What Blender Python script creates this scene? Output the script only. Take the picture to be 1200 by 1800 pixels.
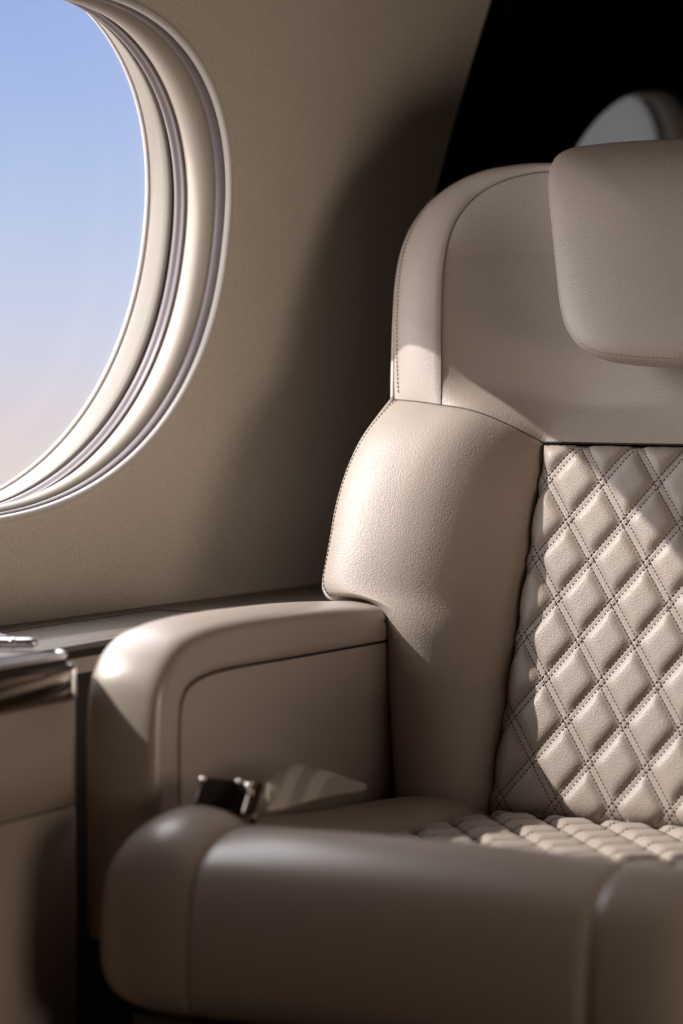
import bpy, math, random
import numpy as np
from mathutils import Vector, Matrix
random.seed(4)
for o in list(bpy.data.objects): bpy.data.objects.remove(o)
SC = bpy.context.scene
COL = SC.collection
V3 = lambda *a: np.array(a, float)

# ------------------------------------------------------------------ camera
FPX = 5000.0
TH = math.radians(28.4)
PT = math.atan(300 / 5000)
CAM = V3(1.41, -3.02, .97)
Fh = V3(-math.sin(TH), math.cos(TH), 0); CR = V3(math.cos(TH), math.sin(TH), 0); ZZ = V3(0, 0, 1)
CF = Fh * math.cos(PT) - ZZ * math.sin(PT); CU = Fh * math.sin(PT) + ZZ * math.cos(PT)
cd = bpy.data.cameras.new('camera'); cam = bpy.data.objects.new('camera', cd); COL.objects.link(cam)
cd.sensor_fit = 'VERTICAL'; cd.sensor_height = 36; cd.sensor_width = 24; cd.lens = FPX / 1800 * 36
cd.clip_start = .05; cd.clip_end = 200
cam.matrix_world = Matrix(((CR[0], CU[0], -CF[0], CAM[0]), (CR[1], CU[1], -CF[1], CAM[1]), (CR[2], CU[2], -CF[2], CAM[2]), (0, 0, 0, 1)))
cd.dof.use_dof = True; cd.dof.focus_distance = 3.33; cd.dof.aperture_fstop = 2.4
SC.camera = cam

# ------------------------------------------------------------------ world, sun, added fill lights
w = bpy.data.worlds.new('sky'); SC.world = w; w.use_nodes = True
nt = w.node_tree; bg = nt.nodes['Background']
tc = nt.nodes.new('ShaderNodeTexCoord'); sx = nt.nodes.new('ShaderNodeSeparateXYZ')
mr = nt.nodes.new('ShaderNodeMapRange'); mr.inputs['From Min'].default_value = -.12; mr.inputs['From Max'].default_value = .28
rp = nt.nodes.new('ShaderNodeValToRGB')
nt.links.new(tc.outputs['Generated'], sx.inputs[0]); nt.links.new(sx.outputs[2], mr.inputs[0]); nt.links.new(mr.outputs[0], rp.inputs[0]); nt.links.new(rp.outputs[0], bg.inputs[0])
lin = lambda c: tuple(((v / 255) / 12.92 if v / 255 < .04045 else ((v / 255 + .055) / 1.055) ** 2.4) for v in c) + (1,)
els = rp.color_ramp.elements
stops = [(-.12, (226, 212, 206)), (-.05, (234, 218, 212)), (-.028, (228, 216, 220)), (0.0, (214, 217, 234)), (.04, (192, 207, 237)), (.085, (172, 192, 236)), (.12, (160, 182, 232)), (.28, (120, 155, 222))]
while len(els) < len(stops): els.new(.5)
for e, (z, c) in zip(els, stops): e.position = (z + .12) / .40; e.color = lin(c)
bg.inputs[1].default_value = 1.0

def light(name, kind, energy, color=(1, 1, 1), **k):
    l = bpy.data.lights.new(name, kind); l.energy = energy; l.color = color
    o = bpy.data.objects.new(name, l); COL.objects.link(o)
    for a, b in k.items(): setattr(l, a, b)
    return o
SAZ, SEL = math.radians(26), math.radians(42)
SUN = V3(math.cos(SAZ) * math.cos(SEL), math.sin(SAZ) * math.cos(SEL), -math.sin(SEL))
s = light('sun', 'SUN', 5.0, (1, .95, .88), angle=math.radians(.6))
s.rotation_euler = Vector(SUN).to_track_quat('-Z', 'Y').to_euler(); s.location = (-3, -2, 4)
hz = light('sun_haze_fill', 'SUN', 13.5, (1, .955, .92), angle=math.radians(140))   # added wide soft lamp, standing in for bright haze around the sun
hz.rotation_euler = s.rotation_euler; hz.location = (-3, -2, 4.3)
# added low fill light across the aisle, standing in for sunlit bounce
a = light('aisle_bounce_fill', 'AREA', 11.5, (1, .82, .66), shape='ELLIPSE', size=1.1, size_y=.5)
a.location = (1.93, -.85, .70); a.rotation_euler = Vector((-1, .2, 0)).to_track_quat('-Z', 'Y').to_euler()

vs = SC.view_settings
vs.view_transform = 'Standard'; vs.look = 'None'; vs.gamma = 1; vs.use_curve_mapping = False; vs.exposure = 0
SC.cycles.max_bounces = 8; SC.cycles.diffuse_bounces = 5; SC.cycles.glossy_bounces = 4; SC.cycles.transparent_max_bounces = 12
SC.cycles.caustics_reflective = True; SC.cycles.blur_glossy = 1.0; SC.cycles.caustics_refractive = False
SC.cycles.use_denoising = True; SC.cycles.sample_clamp_indirect = 4

# ------------------------------------------------------------------ materials
def mat(name, col, rough=.5, metal=0, bump=None, mottle=None, spec=.5, sheen=0, coat=0):
    m = bpy.data.materials.new(name); m.use_nodes = True
    n = m.node_tree; b = n.nodes['Principled BSDF']
    b.inputs['Base Color'].default_value = tuple(col) + (1,); b.inputs['Roughness'].default_value = rough
    b.inputs['Metallic'].default_value = metal; b.inputs['Specular IOR Level'].default_value = spec
    if sheen: b.inputs['Sheen Weight'].default_value = sheen
    if coat: b.inputs['Coat Weight'].default_value = coat; b.inputs['Coat Roughness'].default_value = .05
    t = n.nodes.new('ShaderNodeTexCoord')
    if mottle:
        ns = n.nodes.new('ShaderNodeTexNoise'); ns.inputs['Scale'].default_value = mottle[0]; ns.inputs['Detail'].default_value = 4
        n.links.new(t.outputs['Object'], ns.inputs['Vector'])
        mx = n.nodes.new('ShaderNodeMix'); mx.data_type = 'RGBA'
        k = mottle[1]
        mx.inputs[6].default_value = tuple(c * (1 - k) for c in col) + (1,); mx.inputs[7].default_value = tuple(min(1, c * (1 + k)) for c in col) + (1,)
        n.links.new(ns.outputs['Fac'], mx.inputs[0]); n.links.new(mx.outputs[2], b.inputs['Base Color'])
    if bump:
        kind, sc, st, dist = bump
        if kind == 'voronoi':
            v = n.nodes.new('ShaderNodeTexVoronoi'); v.feature = 'SMOOTH_F1'; v.inputs['Scale'].default_value = sc; out = v.outputs['Distance']
            n.links.new(t.outputs['Object'], v.inputs['Vector'])
        else:
            v = n.nodes.new('ShaderNodeTexNoise'); v.inputs['Scale'].default_value = sc; v.inputs['Detail'].default_value = 3; out = v.outputs['Fac']
            n.links.new(t.outputs['Object'], v.inputs['Vector'])
        bp = n.nodes.new('ShaderNodeBump'); bp.inputs['Strength'].default_value = st; bp.inputs['Distance'].default_value = dist
        n.links.new(out, bp.inputs['Height']); n.links.new(bp.outputs[0], b.inputs['Normal'])
    return m

LE = (.385, .322, .274)
M = dict(
    leather=mat('taupe_leather', LE, .48, bump=('voronoi', 600, .6, .0006), mottle=(9, .04), spec=.5),
    leather_soft=mat('taupe_leather_smooth', LE, .36, bump=('noise', 420, .06, .0005), spec=1.0),
    thread=mat('brown_thread', (.115, .085, .075), .7),
    pale_thread=mat('pale_thread', (.36, .29, .25), .7),
    gap=mat('seam_shadow_gap', (.02, .016, .013), .8),
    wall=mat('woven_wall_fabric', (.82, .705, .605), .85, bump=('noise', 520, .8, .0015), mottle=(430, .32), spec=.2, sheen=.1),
    trim=mat('white_trim', (.72, .68, .65), .35),
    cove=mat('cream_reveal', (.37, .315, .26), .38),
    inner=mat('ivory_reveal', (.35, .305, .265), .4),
    band=mat('mauve_grey_band', (.165, .135, .14), .45),
    rubber_or_unlit=mat('black_rubber_or_unlit_trim', (.012, .012, .013), .5),
    dark=mat('unlit_aft_black', (.004, .004, .004), .95, spec=.05),  # darkness of the unlit aft cabin put into the base colour
    carpet=mat('brown_carpet', (.06, .048, .04), .95, bump=('noise', 300, .5, .003), mottle=(200, .3)),
    ceil=mat('ceiling_lining', (.20, .17, .145), .8),
    cabin=mat('cabin_wall_lining', (.12, .10, .085), .8),
    ledge=mat('brown_ledge_leather', (.15, .128, .11), .5, bump=('noise', 700, .25, .0005), mottle=(500, .15)),
    chrome=mat('brushed_steel', (.72, .69, .66), .22, 1),
    polish=mat('polished_bronze', (.24, .20, .165), .05, 1),
    console=mat('console_leather', (.46, .38, .315), .55, bump=('noise', 500, .1, .0005)),
    buckle=mat('dark_polished_metal', (.05, .045, .045), .12, 1),
    silver=mat('silver_metal', (.78, .77, .80), .25, 1),
    plinth=mat('dark_plinth', (.05, .042, .036), .6),
)
def glass_mat():
    m = bpy.data.materials.new('window_glass'); m.use_nodes = True; n = m.node_tree
    for x in list(n.nodes): n.nodes.remove(x)
    o = n.nodes.new('ShaderNodeOutputMaterial'); mx = n.nodes.new('ShaderNodeMixShader'); t = n.nodes.new('ShaderNodeBsdfTransparent'); g = n.nodes.new('ShaderNodeBsdfGlossy')
    t.inputs[0].default_value = (.98, .985, .99, 1); g.inputs['Roughness'].default_value = .02; mx.inputs[0].default_value = .012
    n.links.new(t.outputs[0], mx.inputs[1]); n.links.new(g.outputs[0], mx.inputs[2]); n.links.new(mx.outputs[0], o.inputs[0]); return m
M['glass'] = glass_mat()
def shade_mat():
    m = bpy.data.materials.new('grey_pleated_shade'); m.use_nodes = True; n = m.node_tree
    for x in list(n.nodes): n.nodes.remove(x)
    o = n.nodes.new('ShaderNodeOutputMaterial'); mx = n.nodes.new('ShaderNodeMixShader'); t = n.nodes.new('ShaderNodeBsdfTranslucent'); g = n.nodes.new('ShaderNodeBsdfDiffuse')
    t.inputs[0].default_value = (.045, .045, .046, 1); g.inputs[0].default_value = (.12, .12, .12, 1); mx.inputs[0].default_value = .3
    n.links.new(t.outputs[0], mx.inputs[1]); n.links.new(g.outputs[0], mx.inputs[2]); n.links.new(mx.outputs[0], o.inputs[0]); return m
M['shade'] = shade_mat()

# ------------------------------------------------------------------ helpers
def root_of(p):
    off = V3(0, 0, 0)
    while p is not None:
        off = off + np.array(p.location); p = p.parent
    return off
def obj(name, verts, faces, m, parent=None, smooth=True, **props):
    verts = np.asarray(verts, float).reshape(-1, 3)
    off = root_of(parent)
    me = bpy.data.meshes.new(name); me.from_pydata((verts - off).tolist(), [], [list(map(int, f)) for f in faces]); me.validate()
    if smooth: me.polygons.foreach_set('use_smooth', [True] * len(me.polygons))
    me.materials.append(M[m]); me.update()
    o = bpy.data.objects.new(name, me); COL.objects.link(o)
    if parent is not None: o.parent = parent
    for k, v in props.items(): o[k] = v
    return o
def thing(name, label, cat, loc, group=None):
    o = bpy.data.objects.new(name, None); COL.objects.link(o); o.location = loc; o.empty_display_size = .1
    o['label'] = label; o['category'] = cat
    if group: o['group'] = group
    bpy.context.view_layer.update(); return o
class MB:
    def __init__(s): s.v = []; s.f = []
    def add(s, v, f):
        n = len(s.v); s.v.extend([tuple(p) for p in v]); s.f.extend([tuple(i + n for i in q) for q in f])
    def build(s, name, m, parent=None, smooth=True, **k): return obj(name, s.v, s.f, m, parent, smooth, **k)
def grid_faces(nu, nv, cu=False, flip=False):
    f = []
    for i in range(nu if cu else nu - 1):
        for j in range(nv - 1):
            a, b = i * nv + j, ((i + 1) % nu) * nv + j
            q = (a, b, b + 1, a + 1); f.append(q[::-1] if flip else q)
    return f
def resample(P, n):
    P = np.asarray(P, float); d = np.concatenate([[0], np.cumsum(np.linalg.norm(np.diff(P, axis=0), axis=1))]); t = np.linspace(0, d[-1], n)
    return np.stack([np.interp(t, d, P[:, k]) for k in range(P.shape[1])], 1)
def spline(P, n=80, closed=False):
    P = np.asarray(P, float); out = []
    N = len(P); seg = N if closed else N - 1
    for i in range(seg):
        p1, p2 = P[i], P[(i + 1) % N]
        p0 = P[(i - 1) % N] if closed or i > 0 else 2 * p1 - p2
        p3 = P[(i + 2) % N] if closed or i < N - 2 else 2 * p2 - p1
        a, b, c = [max(1e-6, np.linalg.norm(q) ** .5) for q in (p1 - p0, p2 - p1, p3 - p2)]
        m1 = (p2 - p1) + b * ((p1 - p0) / a - (p2 - p0) / (a + b)); m2 = (p2 - p1) + b * ((p3 - p2) / c - (p3 - p1) / (b + c))
        for t in np.linspace(0, 1, 14, endpoint=False):
            out.append((2 * t**3 - 3 * t**2 + 1) * p1 + (t**3 - 2 * t**2 + t) * m1 + (-2 * t**3 + 3 * t**2) * p2 + (t**3 - t**2) * m2)
    if not closed: out.append(P[-1])
    else: out.append(P[0])
    return resample(out, n)
def tube(path, r, sides=8, closed=False, caps=True):
    P = np.asarray(path, float); n = len(P); v = []; f = []
    T = np.gradient(P, axis=0) if not closed else (np.roll(P, -1, 0) - np.roll(P, 1, 0))
    T /= np.linalg.norm(T, axis=1)[:, None] + 1e-12
    ref = V3(0, 0, 1) if abs(T[0][2]) < .9 else V3(1, 0, 0)
    A = np.cross(T[0], ref); A /= np.linalg.norm(A)
    for i in range(n):
        A = A - T[i] * (A @ T[i]); A /= np.linalg.norm(A) + 1e-12; B = np.cross(T[i], A)
        rr = r[i] if hasattr(r, '__len__') else r
        for k in range(sides):
            a = 2 * math.pi * k / sides; v.append(P[i] + rr * (A * math.cos(a) + B * math.sin(a)))
    for i in range(n if closed else n - 1):
        for k in range(sides):
            a = i * sides + k; b = i * sides + (k + 1) % sides; c = ((i + 1) % n) * sides + (k + 1) % sides; d = ((i + 1) % n) * sides + k
            f.append((a, b, c, d))
    if caps and not closed: f.append(tuple(range(sides))[::-1]); f.append(tuple((n - 1) * sides + k for k in range(sides)))
    return v, f
def coons(L, Rr, B, T, nu, nv):
    """L,R run bottom->top (nv), B,T run left->right (nu). returns [nu][nv] points"""
    L, Rr, B, T = resample(L, nv), resample(Rr, nv), resample(B, nu), resample(T, nu)
    s = np.linspace(0, 1, nu)[:, None, None]; t = np.linspace(0, 1, nv)[None, :, None]
    return (1 - s) * L[None] + s * Rr[None] + (1 - t) * B[:, None] + t * T[:, None] - ((1 - s) * (1 - t) * L[0] + s * (1 - t) * Rr[0] + (1 - s) * t * L[-1] + s * t * Rr[-1])
def rbox(lo, hi, r=.004, seg=3):
    """rounded box as super-ellipsoid-like bevelled box"""
    lo, hi = np.array(lo, float), np.array(hi, float); c = (lo + hi) / 2; h = (hi - lo) / 2; r = min(r, h.min() * .999)
    import bmesh
    bm = bmesh.new(); bmesh.ops.create_cube(bm, size=1)
    for v in bm.verts: v.co = Vector(c + np.array(v.co) * 2 * h)
    bmesh.ops.bevel(bm, geom=list(bm.edges), offset=r, segments=seg, profile=.5, affect='EDGES', clamp_overlap=True)
    v = [tuple(x.co) for x in bm.verts]; bm.verts.index_update(); f = [[x.index for x in q.verts] for q in bm.faces]; bm.free(); return v, f
def stitches(path, normals, pitch=.0052, length=.0036, r=.00055, lift=.0002, cross=.0):
    P = np.asarray(path, float); d = np.concatenate([[0], np.cumsum(np.linalg.norm(np.diff(P, axis=0), axis=1))]); mb = MB()
    Nn = np.asarray(normals, float)
    if Nn.ndim == 1: Nn = np.tile(Nn, (len(P), 1))
    n = int(d[-1] / pitch)
    for i in range(n):
        t0 = i * pitch + (pitch - length) / 2
        ts = [t0, t0 + length * .18, t0 + length * .82, t0 + length]; hs = [-.9, .35, .35, -.9]; rs = [.6, 1, 1, .6]
        pts = np.stack([np.interp(ts, d, P[:, k]) for k in range(3)], 1); nn = np.stack([np.interp(ts, d, Nn[:, k]) for k in range(3)], 1)
        T = pts[-1] - pts[0]; T /= np.linalg.norm(T) + 1e-12; v = []
        for q, m_, h, rr in zip(pts, nn, hs, rs):
            m_ = m_ / (np.linalg.norm(m_) + 1e-12); s_ = np.cross(T, m_); s_ /= np.linalg.norm(s_) + 1e-12
            for k in range(5):
                a = 2 * math.pi * k / 5; v.append(q + m_ * (lift + h * r) + (s_ * math.cos(a) + m_ * math.sin(a)) * r * rr)
        f = [(j * 5 + k, j * 5 + (k + 1) % 5, (j + 1) * 5 + (k + 1) % 5, (j + 1) * 5 + k) for j in range(3) for k in range(5)]
        f += [(4, 3, 2, 1, 0), (15, 16, 17, 18, 19)]
        mb.add(v, f)
    return mb

# ------------------------------------------------------------------ cabin shell: left wall with oval window
WX, WL, WC, YAW = -.4027, .1642, .1158, .065
TW = V3(math.sin(WL), 0, math.cos(WL)); NO = V3(-math.cos(WL), 0, math.sin(WL))
def wall(y, l, dd=0.): return V3(WX + YAW * y, y, 1.05) + l * TW + NO * (dd - WC * l * l)
OVD = np.array([0, .048, .07, .107])
OVP = np.array([[-.387, .0157, .4065, .303, .0684, 2.2728], [-.3914, .010, .393, .3041, .030, 2.141], [-.3864, .0081, .3874, .302, .0387, 2.1574], [-.3966, .0171, .3927, .3181, .0432, 2.1206]])
NA = 192
def oval(dd, shrink=0., ang=None, shift=0., sc=1.):
    cy, cl, a, b, rho, n = [np.interp(dd, OVD, OVP[:, k]) for k in range(6)]
    t = np.linspace(0, 2 * math.pi, NA, endpoint=False) if ang is None else ang
    c, s_ = np.cos(t), np.sin(t)
    yy = np.where(c < 0, 1.2, 1.0) * (a * sc - shrink) * np.sign(c) * abs(c) ** (2 / n); l = (b - shrink) * np.sign(s_) * abs(s_) ** (2 / n)
    return np.stack([cy + shift + yy * math.cos(rho) - l * math.sin(rho), cl + yy * math.sin(rho) + l * math.cos(rho)], 1)
edge_y = lambda l: .459 + .16 * (l + .12)
def wall_panel(name, ymin, yfn, m, lmin=-1.09, lmax=.93, shift=0., sc=1., dd=0., ring0=0.):
    ov = oval(0, ring0, shift=shift, sc=sc); c = ov.mean(0)
    poly = np.array([[ymin(lmin), lmin], [yfn(lmin), lmin], [yfn(lmax), lmax], [ymin(lmax), lmax]])
    ov = list(map(tuple, ov))
    angs = [math.atan2(p[1] - c[1], p[0] - c[0]) for p in ov]
    out = []
    def hit(a):
        d = np.array([math.cos(a), math.sin(a)]); best = 1e9
        for i in range(4):
            p, q = poly[i], poly[(i + 1) % 4]; e = q - p; den = d[0] * e[1] - d[1] * e[0]
            if abs(den) < 1e-9: continue
            w_ = p - c; t = (w_[0] * e[1] - w_[1] * e[0]) / den; u = (w_[0] * d[1] - w_[1] * d[0]) / den
            if t > 0 and -1e-6 <= u <= 1 + 1e-6: best = min(best, t)
        return c + d * best
    outs = [hit(a) for a in angs]
    for pc in poly:                       # snap nearest directions to the corners
        k = min(range(len(outs)), key=lambda i: np.hypot(*(outs[i] - pc))); outs[k] = pc
    NR = 22; v = []
    for p, q in zip(ov, outs):
        p = np.array(p)
        for j in range(NR):
            t = (j / (NR - 1)) ** 1.7; r = p + (q - p) * t; v.append(wall(r[0], r[1], dd))
    return obj(name, v, grid_faces(NA, NR, True), m, None, True, kind='structure')
wl = wall_panel('wall_left', lambda l: -4.6, edge_y, 'wall')
# hem of the panel's aft edge
ls = np.linspace(-1.05, .9, 90)
hem = MB(); hem.add(*tube([wall(edge_y(l), l, .002) for l in ls], .0035, 6))
hem.build('edge_hem', 'wall', wl)
rt = MB(); vv = []
for l in ls: vv += [wall(edge_y(l), l, 0), wall(edge_y(l) + .004, l, .05)]
obj('edge_return', vv, grid_faces(len(ls), 2), 'wall', wl)

def ring(name, st, m, parent, shift=0., sc=1., base=0.):
    """st: list of (depth, shrink)"""
    v = []; R_ = [[wall(p[0], p[1], d + base) for p in oval(max(d, 0), s_, shift=shift, sc=sc)] for d, s_ in st]
    for k in range(NA):
        for r in R_: v.append(r[k])
    return obj(name, v, grid_faces(NA, len(st), True), m, parent)
def window(idx, shift, sc, base, shade, label):
    o = bpy.data.objects.new('window_%d' % idx, None); COL.objects.link(o); o['kind'] = 'structure'; o['label'] = label
    o.location = tuple(wall(-.39 + shift, -.3, base)); bpy.context.view_layer.update()
    k = dict(parent=o, shift=shift, sc=sc, base=base)
    ring('outer_trim', [(.004, -.002), (-.002, -.0015), (-.0045, .0005), (-.0052, .0025), (-.0045, .0048), (-.002, .0065), (.004, .0072)], 'rubber_or_unlit' if shade else 'trim', **k)  # with the shade drawn, trim is blackened to look unlit
    ring('recess_band', [(.001, .0068), (.003, .0090), (.008, .0092), (.0125, .0078), (.014, .006)], 'band', **k)
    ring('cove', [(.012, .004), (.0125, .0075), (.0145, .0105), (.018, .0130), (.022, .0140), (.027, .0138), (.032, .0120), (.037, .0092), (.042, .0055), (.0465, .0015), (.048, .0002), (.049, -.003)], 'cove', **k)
    ring('shade_track', [(.0485, -.004), (.049, .0025), (.052, .0028), (.055, .0012), (.0575, .0018), (.060, .003), (.0645, .0025), (.0655, -.004)], 'band', **k)
    ring('gasket', [(.064, -.004), (.0655, -.0055), (.071, -.0055), (.0735, -.002)], 'rubber_or_unlit', **k)
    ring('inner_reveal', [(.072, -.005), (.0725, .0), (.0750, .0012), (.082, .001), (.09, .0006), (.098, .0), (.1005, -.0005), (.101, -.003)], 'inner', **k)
    ring('pane_seal', [(.1005, -.003), (.1015, -.001), (.1025, -.003)], 'rubber_or_unlit', **k)
    ring('pane_rim', [(.1022, -.004), (.1025, .0), (.106, .002), (.1075, -.002)], 'trim', **k)
    if shade:
        R_ = [wall(p[0], p[1], .060 + base) for p in oval(.06, -.003, shift=shift, sc=sc)]
        ce = np.mean(R_, 0); obj('window_shade', list(R_) + [ce], [(i, (i + 1) % NA, NA) for i in range(NA)], 'shade', o)
    v = []; 
    for d in (.1062, .1095):
        v += [wall(p[0], p[1], d + base) for p in oval(.107, -.001, shift=shift, sc=sc)]
    f = [tuple(range(NA)), tuple(range(2 * NA - 1, NA - 1, -1))] + [(i, (i + 1) % NA, NA + (i + 1) % NA, NA + i) for i in range(NA)]
    obj('pane', v, f, 'glass', o, False)
    return o
window(1, 0, 1, 0, False, 'large oval cabin window with cream reveal and white trim, blue sky outside')

# aft wall (coloured as unlit) with a second window, floor, ceiling, opposite wall, bulkheads
AB = .03; W2 = 1.565
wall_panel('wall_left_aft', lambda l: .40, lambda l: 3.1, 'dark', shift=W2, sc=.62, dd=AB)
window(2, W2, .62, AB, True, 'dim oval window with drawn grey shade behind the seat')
def slab(name, lo, hi, m):
    v, f = rbox(lo, hi, .001, 1); return obj(name, v, f, m, None, False, kind='structure')
slab('floor', (-.9, -4.6, -.06), (2.15, 3.1, 0), 'carpet')
slab('ceiling', (-.6, -4.6, 1.93), (2.15, 3.1, 1.98), 'ceil')
slab('wall_right', (1.98, -4.6, 0), (2.04, 3.1, 1.93), 'cabin')
slab('wall_fore', (-.75, -4.62, 0), (1.98, -4.56, 1.93), 'cabin')
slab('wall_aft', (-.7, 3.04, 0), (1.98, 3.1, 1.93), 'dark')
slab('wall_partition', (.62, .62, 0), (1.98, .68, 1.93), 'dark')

# ------------------------------------------------------------------ side ledge + console
LZ = .645
led = thing('side_ledge', 'dark brown side ledge with polished band running under the oval window', 'ledge', (-.35, -.6, 0))
def wallx(y, z):
    l = (z - 1.05) / TW[2]; return wall(y, l)[0]
def prism(xy, z0, z1, r=0):
    n = len(xy); v = [(x, y, z0) for x, y in xy] + [(x, y, z1) for x, y in xy]
    f = [tuple(range(n))[::-1], tuple(range(n, 2 * n))] + [(i, (i + 1) % n, n + (i + 1) % n, n + i) for i in range(n)]
    return v, f
def part(name, m, parent, vf, smooth=False, **k): return obj(name, vf[0], vf[1], m, parent, smooth, **k)
ye = np.linspace(-3.0, .9, 14)
top = [(wallx(y, LZ) - .02, y) for y in ye] + [(-.285, .9), (-.285, -.59), (-.215, -.605), (-.215, -3.0)]
part('ledge_top', 'ledge', led, prism(top[::-1], LZ - .006, LZ))
under = [(x - .006 if x > -.3 else x, y) for x, y in top]
part('shadow_joint', 'gap', led, prism(under[::-1], LZ - .016, LZ - .006))  # near-black strip paints the shade under the ledge top
# recessed outline + inlay lid
inl = [(-.427, -1.6), (-.419, -.112), (-.30, -.111), (-.30, -.585), (-.235, -.60), (-.235, -1.6)]
def inset(poly, d):
    c = np.mean(np.array(poly), 0); return [tuple(np.array(p) + d * np.sign(np.array(c) - np.array(p))) for p in poly]
part('inlay_lid', 'ledge', led, prism(inset(inl, .0012), LZ - .003, LZ + .0003))
part('inlay_joint', 'gap', led, tube([(-.4405, -1.6, LZ), (-.4225, -.112, LZ), (-.36, -.1105, LZ), (-.286, -.110, LZ)], .0014, 6), True)
rail = [(-.2075, y, LZ + .006) for y in np.linspace(-3, -.628, 30)] + [(-.2075 - .02 * (1 - math.cos(a)), -.628 + .022 * math.sin(a), LZ + .006) for a in np.linspace(.1, math.pi / 2, 8)]
rv, rf = tube(rail, .0036, 10); part('edge_rail', 'silver', led, (rv, rf), True)
def run(profile_x, y0, y1, z0, z1, rr=.018, n=8):
    """plan outline of a console front that turns inwards at its aft end"""
    xy = [(profile_x, y0)] + [(profile_x - rr + rr * math.cos(a), y1 - rr + rr * math.sin(a)) for a in np.linspace(0, math.pi / 2, n)] + [(profile_x - .05, y1), (profile_x - .05, y0)]
    return prism(xy, z0, z1)
part('under_rail_gap', 'gap', led, run(-.2085, -3, -.604, LZ - .006, LZ + .0055))
part('polished_band', 'polish', led, run(-.2065, -3, -.6, .604, LZ - .005, .012), True)
part('end_cap', 'silver', led, tube([(-.2105, -.6045, z) for z in np.linspace(.605, .6405, 6)], .0060, 12), True)
part('aft_apron', 'console', led, prism([(-.30, -.59), (-.292, -.59), (-.292, .5), (-.30, .5)], .612, LZ - .016))
part('aft_shade_panel', 'gap', led, prism([(-.31, -.59), (-.302, -.59), (-.302, .5), (-.31, .5)], .05, .614))  # black panel, shade of the recess put into its colour
con = thing('side_console', 'tan leather side console cabinet beneath the polished band', 'console', (-.27, -.9, 0))
part('upper_panel', 'console', con, run(-.206, -3, -.597, .4965, .6025, .01), True)
part('panel_gap', 'gap', con, run(-.210, -3, -.600, .492, .498))
part('lower_panel', 'console', con, run(-.206, -3, -.597, .06, .4935, .01), True)
part('body', 'plinth', con, prism([(-.42, -3), (-.25, -3), (-.25, -.62), (-.42, -.62)], 0, .60))

# pen on the ledge
pen = thing('pen', 'silver metal pen with clip lying on the dark side ledge', 'pen', (-.34, -.575, LZ + .0022))
d0, d1 = V3(-.42, -.622, LZ + .0082), V3(-.287, -.5515, LZ + .0082)
tp = np.linspace(0, 1, 24); rad = [.0055 if t < .93 else .0055 * math.sqrt(max(.05, 1 - ((t - .93) / .075) ** 2)) for t in tp]
part('barrel', 'silver', pen, tube([d0 + (d1 - d0) * t for t in tp], rad, 14), True)
cl_ = [d0 + (d1 - d0) * t + V3(-.004, .004, .004 + .0065 * math.sin(math.pi * min(1, (t - .2) / .62))) for t in np.linspace(.2, .82, 16)]
part('clip', 'silver', pen, tube(cl_, .002, 8), True)
part('collar', 'chrome', pen, tube([d0 + (d1 - d0) * t for t in (.80, .81, .83, .84)], .0061, 14), True)

# ------------------------------------------------------------------ the seat
seat = thing('cabin_seat', 'taupe leather cabin armchair with diamond quilted back beside the oval window', 'seat', (.21, -.4, 0))
RC = math.radians(20)
BO = V3(.21, 0, .637); BU = V3(1, 0, 0); BV = V3(0, math.sin(RC), math.cos(RC)); BW = V3(0, -math.cos(RC), math.sin(RC))
bk = lambda u, v, w_: BO + BU * u + BV * v + BW * w_
def on_back(px, py, w_):
    """where the sight line through a photo point meets the seat-back plane raised by w"""
    r = CF + CR * ((px - 600) / FPX) - CU * ((py - 900) / FPX); P0 = BO + BW * w_
    p = CAM + r * (((P0 - CAM) @ BW) / (r @ BW)) - BO
    return V3(p @ BU, p @ BV, w_)
def B3(P): P = np.asarray(P); return BO + P[..., 0:1] * BU + P[..., 1:2] * BV + P[..., 2:3] * BW
def mir(P): P = np.array(P, float); P[..., 0] *= -1; return P
QL, QT, QB = .203, .226, -.222

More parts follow.
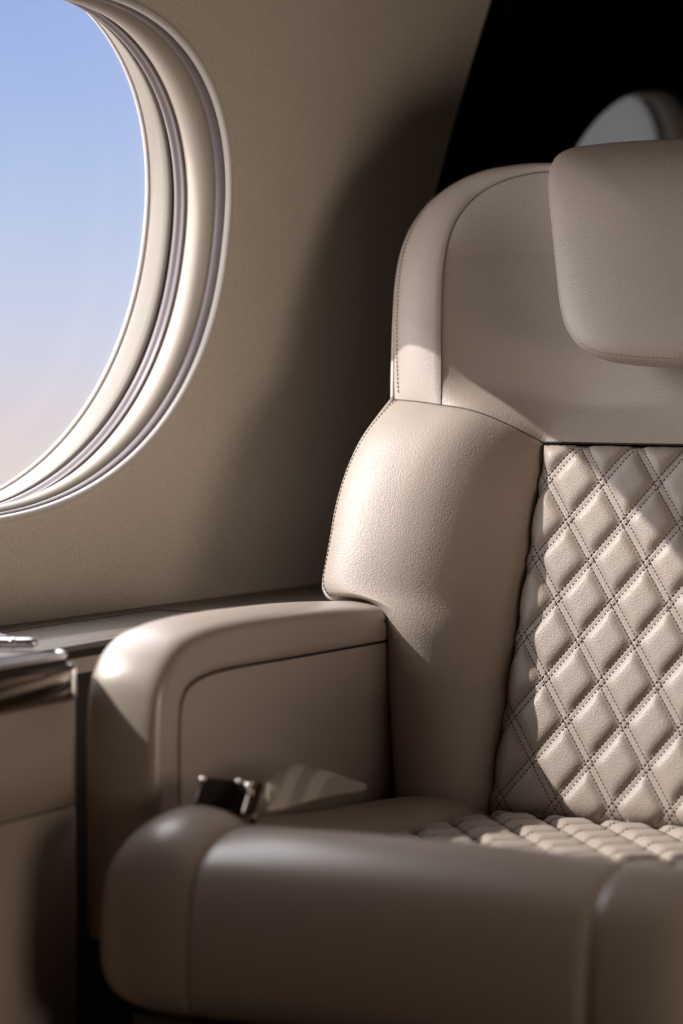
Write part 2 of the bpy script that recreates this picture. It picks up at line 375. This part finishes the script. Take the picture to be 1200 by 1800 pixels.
# quilting, shared by the back and the seat
PU, PV = .070, .096
SP = 1 / math.hypot(1 / PU, 1 / PV)
def quilt(parent, u0, v0, rect, place, H, stitch_m, edge=.012, qk=1.):
    ul, ur, vb, vt = rect
    def height(u, v):
        p = (u - u0) / PU + (v - v0) / PV; q = (u - u0) / PU - (v - v0) / PV
        h = 1.
        for x, wt in ((p, 1.), (q, qk)):
            d = abs(x - round(x)) * SP
            e = max(0, d - .0032) / .0056; h *= 1 - wt * math.exp(-e * e * .8 - e * .5)
        rid = 0.
        for x in (p, q):
            d = abs(x - round(x)) * SP; rid = max(rid, .0005 * math.exp(-(d / .0022) ** 2))
        e = max(0, min(u - ul, ur - u, v - vb, vt - v))
        return H * h + rid * (1 - h) - edge * math.exp(-e / .006)
    P0 = [((x - u0) / PU, (y - v0) / PV) for x in (ul, ur) for y in (vb, vt)]
    ps = [a + b for a, b in P0]; qs = [a - b for a, b in P0]; G = 13; n = 0
    for i in range(math.floor(min(ps)), math.ceil(max(ps))):
        for j in range(math.floor(min(qs)), math.ceil(max(qs))):
            pts = []; inside = 0
            gs = np.array([0, .035, .075, .12, .18, .27, .38, .5, .62, .73, .82, .88, .925, .965, 1])
            G = len(gs)
            for a in gs:
                for b in gs:
                    p, q = i + a, j + b; u = u0 + PU * (p + q) / 2; v = v0 + PV * (p - q) / 2
                    uu, vv_ = min(max(u, ul), ur), min(max(v, vb), vt); inside += (u == uu and v == vv_); pts.append((uu, vv_))
            if inside < 6: continue
            vs_ = [place(u, v, height(u, v)) for u, v in pts]; fs = []
            for f in grid_faces(G, G):
                a = np.array([vs_[k] for k in f])
                if np.linalg.norm(np.cross(a[2] - a[0], a[3] - a[1])) > 1e-9: fs.append(f[::-1])
            obj('diamond_pad', vs_, fs, 'leather', parent); n += 1
    # double rows of stitches along every quilting line
    mb = MB()
    for fam in (0, 1):
        rng = ps if fam == 0 else qs
        for k in range(math.ceil(min(rng)), math.floor(max(rng)) + 1):
            for off in (-.0037, .0037):
                kk = k + off / SP; pts = []
                for v in np.linspace(vb + .004, vt - .004, 160):
                    u = u0 + PU * (kk - (v - v0) / PV) if fam == 0 else u0 + PU * (kk + (v - v0) / PV)
                    if ul + .004 < u < ur - .004: pts.append((u, v))
                if len(pts) < 4: continue
                P = np.array([place(u, v, height(u, v)) for u, v in pts]); nn = place(0, 0, 1) - place(0, 0, 0)
                st = stitches(P, nn, .0052, .0037, .00062, .0003); mb.add(st.v, st.f)
    mb.build('quilt_stitching', stitch_m, parent, kind='stuff')

back = obj('back_backing', [bk(u, v, -.016) for u, v in ((-.22, -.26), (.22, -.26), (.22, .2265), (-.22, .2265))], [(0, 1, 2, 3)], 'leather', seat, False)
back.name = 'quilted_back_panel'
quilt(back, -.188, .179, (-QL, QL, QB, QT), bk, .0056, 'thread')

# side bolster / wing
def wing_edges():
    L = [(690, 703, .030), (665, 735, .040), (640, 770, .050), (620, 810, .058), (605, 850, .065), (593, 895, .070), (585, 940, .075), (577, 985, .079), (571, 1018, .081), (571, 1036, .082), (581, 1051, .083), (612, 1055, .083), (645, 1060, .082), (665, 1070, .080), (679, 1090, .076), (685, 1130, .066), (689, 1200, .050), (695, 1300, .028), (703, 1410, .002)]
    L = spline([on_back(*p) for p in L], 150)
    T = spline([on_back(690, 703, .030), on_back(735, 707, .036), on_back(775, 713, .040), on_back(815, 719, .043), on_back(850, 729, .040), on_back(900, 751, .024), V3(-QL - .001, QT + .001, -.004)], 60)
    return L, T
WLd, WTp = wing_edges()
Rb = np.array([(-QL - .0005, v, -.010 if v < QT else -.004) for v in np.linspace(QT + .001, -.250, 150)])
bot = np.linspace(WLd[-1], Rb[-1], 60)
G_ = coons(WLd[::-1], Rb[::-1], bot, WTp, 60, 150)
def bulge(G, H, pu=.6, pv=.5, skew=.8, vlo=1.):
    nu, nv, _ = G.shape; G = G.copy()
    for i in range(nu):
        t = (i / (nu - 1)) ** skew; a = max(0, 1 - (2 * t - 1) ** 2) ** pu
        for j in range(nv):
            s_ = j / (nv - 1); b = max(0, 1 - s_ ** 5) ** pv if vlo else max(0, 4 * s_ * (1 - s_)) ** pv
            G[i, j, 2] += H * a * b
    return G
G_ = bulge(G_, .053, .62, .5, .86)
def both(name, G, m, parent, flip=False):
    res = []
    for sgn in (0, 1):
        g = mir(G) if sgn else G
        res.append(obj(name, B3(g).reshape(-1, 3), grid_faces(G.shape[0], G.shape[1], False, flip ^ bool(sgn)), m, parent))
    return res
wings = both('side_bolster', G_, 'leather', seat)
def both_mb(name, fn, m, parents, **k):
    for sgn, p in zip((0, 1), parents): fn(sgn).build(name, m, p, **k)
def edge_line(G, i, jr):
    """points a little inside the left border of a patch"""
    return np.array([G[i, j] for j in jr])
wp = B3(WLd); 
def piping(path, r):
    def fn(s_):
        mb = MB(); mb.add(*tube(B3(mir(path)) if s_ else B3(path), r, 8)); return mb
    return fn
both_mb('edge_piping', piping(WLd[:138], .0032), 'leather_soft', wings)
both_mb('top_seam', piping(WTp + V3(0, .0008, -.0003), .0009), 'thread', wings)
def st_fn(path, pitch=.0056, length=.0038, r=.00055, lift=.0003):
    def fn(s_): return stitches(B3(mir(path)) if s_ else B3(path), BW, pitch, length, r, lift)
    return fn
both_mb('edge_stitching', st_fn(np.array([G_[2, j] for j in range(149, 14, -1)]) + V3(0, 0, .0006)), 'thread', wings, kind='stuff')

# upper back: outer strip and yoke
SEAM = spline([on_back(775, 713, .040), on_back(775, 640, .040), on_back(775, 580, .038), on_back(776, 520, .036), on_back(779, 470, .033), on_back(789, 418, .029), on_back(808, 378, .024), on_back(840, 343, .016), on_back(880, 320, .012), on_back(925, 307, .008), on_back(965, 302, .004), V3(-.12, .570, .0), V3(0, .571, 0)], 150)
EDGE = spline([on_back(690, 703, .030), on_back(691, 640, .022), on_back(694, 560, .014), on_back(699, 490, .008), on_back(709, 440, .004), on_back(727, 398, .0), on_back(757, 358, -.004), on_back(800, 326, -.008), on_back(850, 305, -.012), on_back(900, 296, -.016), on_back(960, 292, -.018), V3(-.12, .577, -.02), V3(0, .578, -.02)], 150)
ns = 16
S_ = np.stack([EDGE * (1 - t) + SEAM * t for t in np.linspace(0, 1, ns)], 0)
for i in range(ns):
    t = i / (ns - 1)
    for j in range(150):
        S_[i, j, 2] += min(1, (j + .01) / 22) ** .7 * .020 * (4 * t * (1 - t)) ** .75 * (1 - .5 * t) - (.0012 * math.exp(-((1 - t) * 40) ** 2))
strips = both('upper_side_panel', S_, 'leather', seat, True)
both_mb('edge_piping', piping(EDGE, .0030), 'leather_soft', strips)
both_mb('edge_stitching', st_fn(S_[2, 2:149] + V3(0, 0, .0008)), 'thread', strips, kind='stuff')
both_mb('seam_gap', piping(SEAM + V3(0, 0, .0001), .0008), 'thread', strips)
iC = 62                                    # index on the seam taken as the yoke's upper left corner
yb = np.concatenate([WTp[resample_i] [None] for resample_i in range(60) if WTp[resample_i][0] > SEAM[0][0]] + [np.array([(u, QT + .001, -.004) for u in np.linspace(-QL, 0, 30)])])
yb = np.concatenate([[SEAM[0]], yb])
yt = SEAM[iC:]
yr = spline([yb[-1], V3(0, .30, -.026), V3(0, .42, -.038), V3(0, .52, -.026), yt[-1]], 60)
Y_ = coons(SEAM[:iC + 1], yr, yb, yt, 70, 60)
for it in range(400):
    Y_[1:-1, 1:-1] = (Y_[:-2, 1:-1] + Y_[2:, 1:-1] + Y_[1:-1, :-2] + Y_[1:-1, 2:]) / 4
    Y_[-1, 1:-1, 2] = Y_[-2, 1:-1, 2]
for i in range(70):
    for j in range(60):
        s_, t = i / 69, j / 59
        Y_[i, j, 2] += .004 * (1 - math.exp(-s_ / .02)) * (1 - math.exp(-t / .05)) * (1 - math.exp(-(1 - t) / .05)) - .036 * math.sin(math.pi * min(1, s_ / .95) ** .75) * min(1, t / .16) ** 1.0 * min(1, (1 - t) / .25)
both('upper_yoke', Y_, 'leather', seat)
# dark line where the yoke meets the quilted panel
part('yoke_seam', 'gap', seat, tube([bk(u, QT + .001, -.002) for u in np.linspace(-QL, QL, 30)], .0013, 6), True)

# shell behind the upholstery
OUT = np.concatenate([WLd[::-1][12:], EDGE[1:]])
OUT = np.concatenate([OUT, mir(OUT[::-1][1:])])
sv = []
for w_, k, dz in ((None, 1.0, 0), (-.045, .995, 0), (-.09, .97, 0), (-.125, .90, 0)):
    for p in OUT:
        c = V3(0, .15, 0); q = c + (p - c) * k; q[2] = p[2] - .001 if w_ is None else w_
        sv.append(bk(*q))
n = len(OUT); sf = [(r * n + i, r * n + (i + 1) % n, (r + 1) * n + (i + 1) % n, (r + 1) * n + i) for r in range(3) for i in range(n - 1)] + [tuple(3 * n + i for i in range(n))]
obj('back_shell', sv, sf, 'leather_soft', seat)

# headrest
HO = [on_back(1100, 241, .05), on_back(1035, 248, .052), on_back(995, 256, .056), on_back(974, 271, .060), on_back(964, 300, .064), on_back(964, 345, .068), on_back(969, 400, .070), on_back(976, 470, .072), on_back(985, 545, .072), on_back(996, 580, .072), on_back(1015, 606, .072), on_back(1045, 623, .072), on_back(1090, 631, .072), on_back(1145, 635, .072)]
HO = [V3(p[0], p[1], p[2]) for p in HO]; topv = HO[0][1]; botv = HO[-1][1]
full = HO + [V3(0, botv - .0015, .072)] + [mir(p) for p in HO[::-1]] + [V3(0, topv + .001, .05)]
HOUT = spline(full, 200, True)[:-1]
hc = V3(0, (topv + botv) / 2 - .02, 0)
hv = []; prof = [(.90, -.060), (.975, -.030), (.998, -.014), (1.003, -.006), (.998, .000), (.988, .0035), (.975, .006), (.955, .0085), (.92, .0115), (.86, .0150), (.76, .0185), (.62, .0215), (.46, .0235), (.3, .0245), (.15, .025), (.02, .025)]
for k, dz in prof:
    for p in HOUT:
        q = hc + (p - hc) * k
        base = p[2] if k > .9 else .070 + (p[2] - .070) * max(0, (k - .3) / .6) ** 2
        tl = max(0, (q[1] - (topv - .075)) / .075)
        hv.append(bk(q[0], q[1], base - .0 + dz - .012 * tl ** 2))
hn = len(HOUT); hf = [(r * hn + i, r * hn + (i + 1) % hn, (r + 1) * hn + (i + 1) % hn, (r + 1) * hn + i) for r in range(len(prof) - 1) for i in range(hn)] + [tuple((len(prof) - 1) * hn + i for i in range(hn))]
head = obj('headrest', hv, hf, 'leather', seat)
hs = np.array([hc + (p - hc) * .976 + V3(0, 0, .0065 - .012 * max(0, ((hc + (p - hc) * .976)[1] - (topv - .075)) / .075) ** 2) for p in HOUT])
stitches(B3(np.concatenate([hs, hs[:1]])), BW, .0056, .0038, .0006, .0003).build('edge_stitching', 'thread', head, kind='stuff')

# armrests
AP = spline([(-.05, .664), (-.10, .667), (-.186, .673), (-.263, .677), (-.333, .679), (-.398, .680), (-.469, .679), (-.520, .675), (-.558, .667), (-.585, .651), (-.602, .628), (-.609, .60), (-.612, .56), (-.612, .50), (-.611, .42), (-.61, .36)], 110)
AG = spline([(-.05, .622), (-.106, .623), (-.20, .624), (-.289, .625), (-.36, .626), (-.428, .627), (-.47, .627), (-.505, .625), (-.530, .621), (-.546, .614), (-.556, .601), (-.559, .58), (-.560, .55), (-.560, .50), (-.560, .42), (-.56, .36)], 110)
XI, XO = -.107, -.196
def arm(s_):
    X = lambda x: x if not s_ else .42 - x
    mb = MB(); v = []
    sec = [(XO + .004, 'g', 0), (XO + .001, 'm', .55), (XO, 'm', .22), (XO, 'o', .019), (XO + .0015, 'o', .012), (XO + .006, 'o', .006), (XO + .014, 'o', .0022), (XO + .026, 'o', .0004), ((XI + XO) / 2, 'o', .0002), (XI - .030, 'o', .0018), (XI - .018, 'o', .0036), (XI - .012, 'o', .0050), (XI - .008, 'o', .0066), (XI - .004, 'o', .0095), (XI - .0012, 'o', .0135), (XI, 'o', .018), (XI, 'o', .023), (XI, 'm', .50), (XI, 'm', .80), (XI - .0005, 'm', .95), (XI - .003, 'g', 0), (XI - .012, 'g', 0)]
    for p, g in zip(AP, AG):
        d = np.linalg.norm(g - p); dr = (g - p) / d
        for x, k, t in sec:
            q = g if k == 'g' else (p + (g - p) * t if k == 'm' else p + dr * t)
            v.append((X(x), q[0], q[1]))
    n2 = len(sec); mb.add(v, grid_faces(len(AP), n2, False, bool(s_)))
    e = [i for i in range(n2)]; mb.f.append(tuple(e if s_ else e[::-1]))
    pad = mb.build('arm_pad', 'leather_soft', seat)
    # inset inner panel and outer skin
    gi = [p + V3(.0022, -.0022) * V3(1, 1) for p in AG]
    poly = [tuple(p) for p in gi] + [(-.05, .36)]
    for nm, x0, x1, m in (('inner_panel', XI - .010, XI - .0012, 'leather_soft'), ('outer_panel', XO + .003, XO + .010, 'leather_soft')):
        n3 = len(poly); vv2 = [(X(x0), y, z) for y, z in poly] + [(X(x1), y, z) for y, z in poly]
        ff = [tuple(range(n3)), tuple(range(2 * n3 - 1, n3 - 1, -1))] + [(i, (i + 1) % n3, n3 + (i + 1) % n3, n3 + i) for i in range(n3)]
        obj(nm, vv2, ff, m, seat, False)
    gv, gf = tube([(X(XI - .0045), p[0], p[1]) for p in AG], .0026, 6); part('panel_groove', 'gap', seat, (gv, gf), True)
arm(0); arm(1)

# seat cushion: front roll (three sections), side bolsters, quilted centre
RP = spline([(-.555, .440), (-.568, .464), (-.59, .483), (-.622, .4935), (-.655, .4935), (-.690, .482), (-.708, .467), (-.7195, .440), (-.726, .405), (-.728, .37), (-.724, .338), (-.712, .322), (-.685, .317), (-.62, .315)], 60)
def roll(x0, x1, nx, fn, name):
    v = []
    for x in np.linspace(x0, x1, nx):
        for p in RP:
            q = fn(x, p.copy()); v.append((x, q[0], q[1]))
    return obj(name, v, grid_faces(nx, len(RP), False, x1 < x0), 'leather_soft', seat)
ctr = V3(-.62, .40)
def crease(p, d): k = 1 - .020 * math.exp(-(d / .006) ** 2); return ctr + (p - ctr) * k
SX0, SX1 = .004, .416
xs_mid = lambda x, p: crease(crease(p, x - SX0), SX1 - x) + V3(-.006, .0055) * math.sin(math.pi * (x - SX0) / (SX1 - SX0)) ** .7
roll(SX0, SX1, 90, xs_mid, 'front_roll')
def side_fn(x, p):
    d = SX0 - x if x < .2 else x - SX1; t = min(1, d / .138); k = (1 - t ** 3) ** (1 / 3) if t < 1 else 0
    p = crease(p, d)
    up = (.018 if x < .2 else .0) * math.sin(math.pi * min(1, t * 1.15) ** .8) * (p[1] > .43) * min(1, max(0, (p[1] - .43) / .05)) if t * 1.15 < 1 else 0
    yb_ = -.620
    y = yb_ + (p[0] - yb_) * (k if p[0] < yb_ else .35 + .65 * k); z = .395 + (p[1] - .395) * (.15 + .85 * k)
    return V3(y, z + up)
roll(SX0, SX0 - .1385, 60, side_fn, 'front_roll_end'); roll(SX1, SX1 + .1385, 60, side_fn, 'front_roll_end')
def seat_z(y): return .444 + (-.30 - y) * .06
sq = obj('quilted_seat_panel', [(x, y, .405) for x, y in ((.0, -.59), (.42, -.59), (.42, -.02), (.0, -.02))], [(0, 1, 2, 3)], 'leather', seat, False)
quilt(sq, .03, -.305, (.012, .408, -.585, -.07), lambda u, v, h: V3(u, v, seat_z(v) - .006 + h), .0085, 'thread', .010, .35)
for s_ in (0, 1):
    v = []; nx, ny = 24, 50
    for i in range(nx):
        t = i / (nx - 1); x = -.106 + .118 * t
        for j in range(ny):
            q = j / (ny - 1); y = -.63 + .58 * q
            z = seat_z(y) - .012 + .028 * max(0, 1 - abs(2 * t - 1) ** 2.6) ** .6 * max(0, 1 - abs(2 * q - 1) ** 8) ** .5 + .010 * math.exp(-((q - .15) / .2) ** 2)
            v.append((x if not s_ else .42 - x, y, z))
    obj('seat_side_bolster', v, grid_faces(nx, ny, False, bool(s_)), 'leather', seat)
v, f = rbox((-.095, -.60, .27), (.515, -.06, .405), .01); obj('cushion_core', v, f, 'leather_soft', seat)
v, f = rbox((-.085, -.69, .288), (.505, -.20, .312), .006); obj('base_rim', v, f, 'plinth', seat)
v, f = rbox((-.07, -.66, .0), (.49, -.15, .288), .01); obj('plinth', v, f, 'plinth', seat)

# ------------------------------------------------------------------ seat belt
belt = thing('seat_belt', 'striped grey seat belt strap with dark polished buckle lying on the cushion', 'seat belt', (-.04, -.56, .49))
def sight(px, py, y):
    r = CF + CR * ((px - 600) / FPX) - CU * ((py - 900) / FPX); return CAM + r * ((y - CAM[1]) / r[1])
def frame_place(vf, o, ax, ay, az): return [o + ax * p[0] + ay * p[1] + az * p[2] for p in np.array(vf[0])], vf[1]
bo = sight(402, 1407, -.60)
ax = V3(.93, .30, -.06); ax /= np.linalg.norm(ax); az = V3(.10, -.62, .78); az -= ax * (az @ ax); az /= np.linalg.norm(az); ay = np.cross(az, ax)
bu = part('buckle', 'buckle', belt, frame_place(rbox((-.034, -.022, -.010), (.026, .022, .006), .006, 4), bo, ax, ay, az), True)
part('lift_lever', 'buckle', bu, frame_place(rbox((-.032, -.020, .005), (.012, .020, .0105), .004, 4), bo, ax, ay, az), True)
part('end_bar', 'polish', bu, frame_place(rbox((.016, -.024, -.009), (.033, .024, .008), .005, 4), bo, ax, ay, az), True)
for ra, rb in ((-.029, .016), (.008, .017), (.018, .013), (.022, .005)):
    part('glint_bead', 'chrome', bu, tube([bo + ax * ra + ay * rb + az * t for t in (.005, .0112, .0128, .0132)], [.0034, .0034, .0022, .0004], 12), True)  # added chrome beads imitate glints on the buckle
BL = V3(0, 0, .004)
near = BL + spline([sight(468, 1430, -.575), sight(500, 1424, -.55), sight(535, 1413, -.51), sight(580, 1402, -.46), sight(642, 1393, -.39)], 40)
far = BL + spline([sight(470, 1383, -.545), sight(487, 1362, -.51), sight(515, 1350, -.47), sight(560, 1356, -.42), sight(644, 1389, -.365)], 40)
rows = [near * (1 - t) + far * t for t in np.linspace(0, 1, 12)]
rows = [r + V3(0, 0, .004) * math.sin(math.pi * i / 11) for i, r in enumerate(rows)]
G2 = np.stack(rows, 0); bot2 = G2 - V3(0, 0, .0022)
sm = bpy.data.materials.new('striped_webbing'); sm.use_nodes = True; n_ = sm.node_tree; b_ = n_.nodes['Principled BSDF']; b_.inputs['Roughness'].default_value = .8
at = n_.nodes.new('ShaderNodeAttribute'); at.attribute_name = 'stripe'; r2 = n_.nodes.new('ShaderNodeValToRGB'); r2.color_ramp.interpolation = 'EASE'
cols = [(0, (.31, .265, .225)), (.22, (.31, .265, .225)), (.27, (.47, .42, .37)), (.40, (.47, .42, .37)), (.46, (.31, .265, .225)), (.58, (.31, .265, .225)), (.64, (.47, .42, .37)), (.76, (.47, .42, .37)), (.82, (.31, .265, .225)), (1, (.31, .265, .225))]
while len(r2.color_ramp.elements) < len(cols): r2.color_ramp.elements.new(.5)
for e, (p, c) in zip(r2.color_ramp.elements, cols): e.position = p; e.color = c + (1,)
n_.links.new(at.outputs['Fac'], r2.inputs[0]); n_.links.new(r2.outputs[0], b_.inputs['Base Color']); M['webbing'] = sm
vv3 = np.concatenate([G2.reshape(-1, 3), bot2.reshape(-1, 3)]); nn = 12 * 40
ff = grid_faces(12, 40) + [tuple(i + nn for i in q[::-1]) for q in grid_faces(12, 40)]
per = [j for j in range(40)] + [i * 40 + 39 for i in range(1, 12)] + [11 * 40 + j for j in range(38, -1, -1)] + [i * 40 for i in range(10, 0, -1)]
ff += [(per[k], per[(k + 1) % len(per)], per[(k + 1) % len(per)] + nn, per[k] + nn) for k in range(len(per))]
so = obj('strap', vv3, ff, 'webbing', belt)
atb = so.data.attributes.new('stripe', 'FLOAT', 'POINT')
vals = [min(1, max(0, (j / 39) * 1.05 - (i / 11) * .42 + .26)) for i in range(12) for j in range(40)] * 2
atb.data.foreach_set('value', vals[:len(so.data.vertices)])
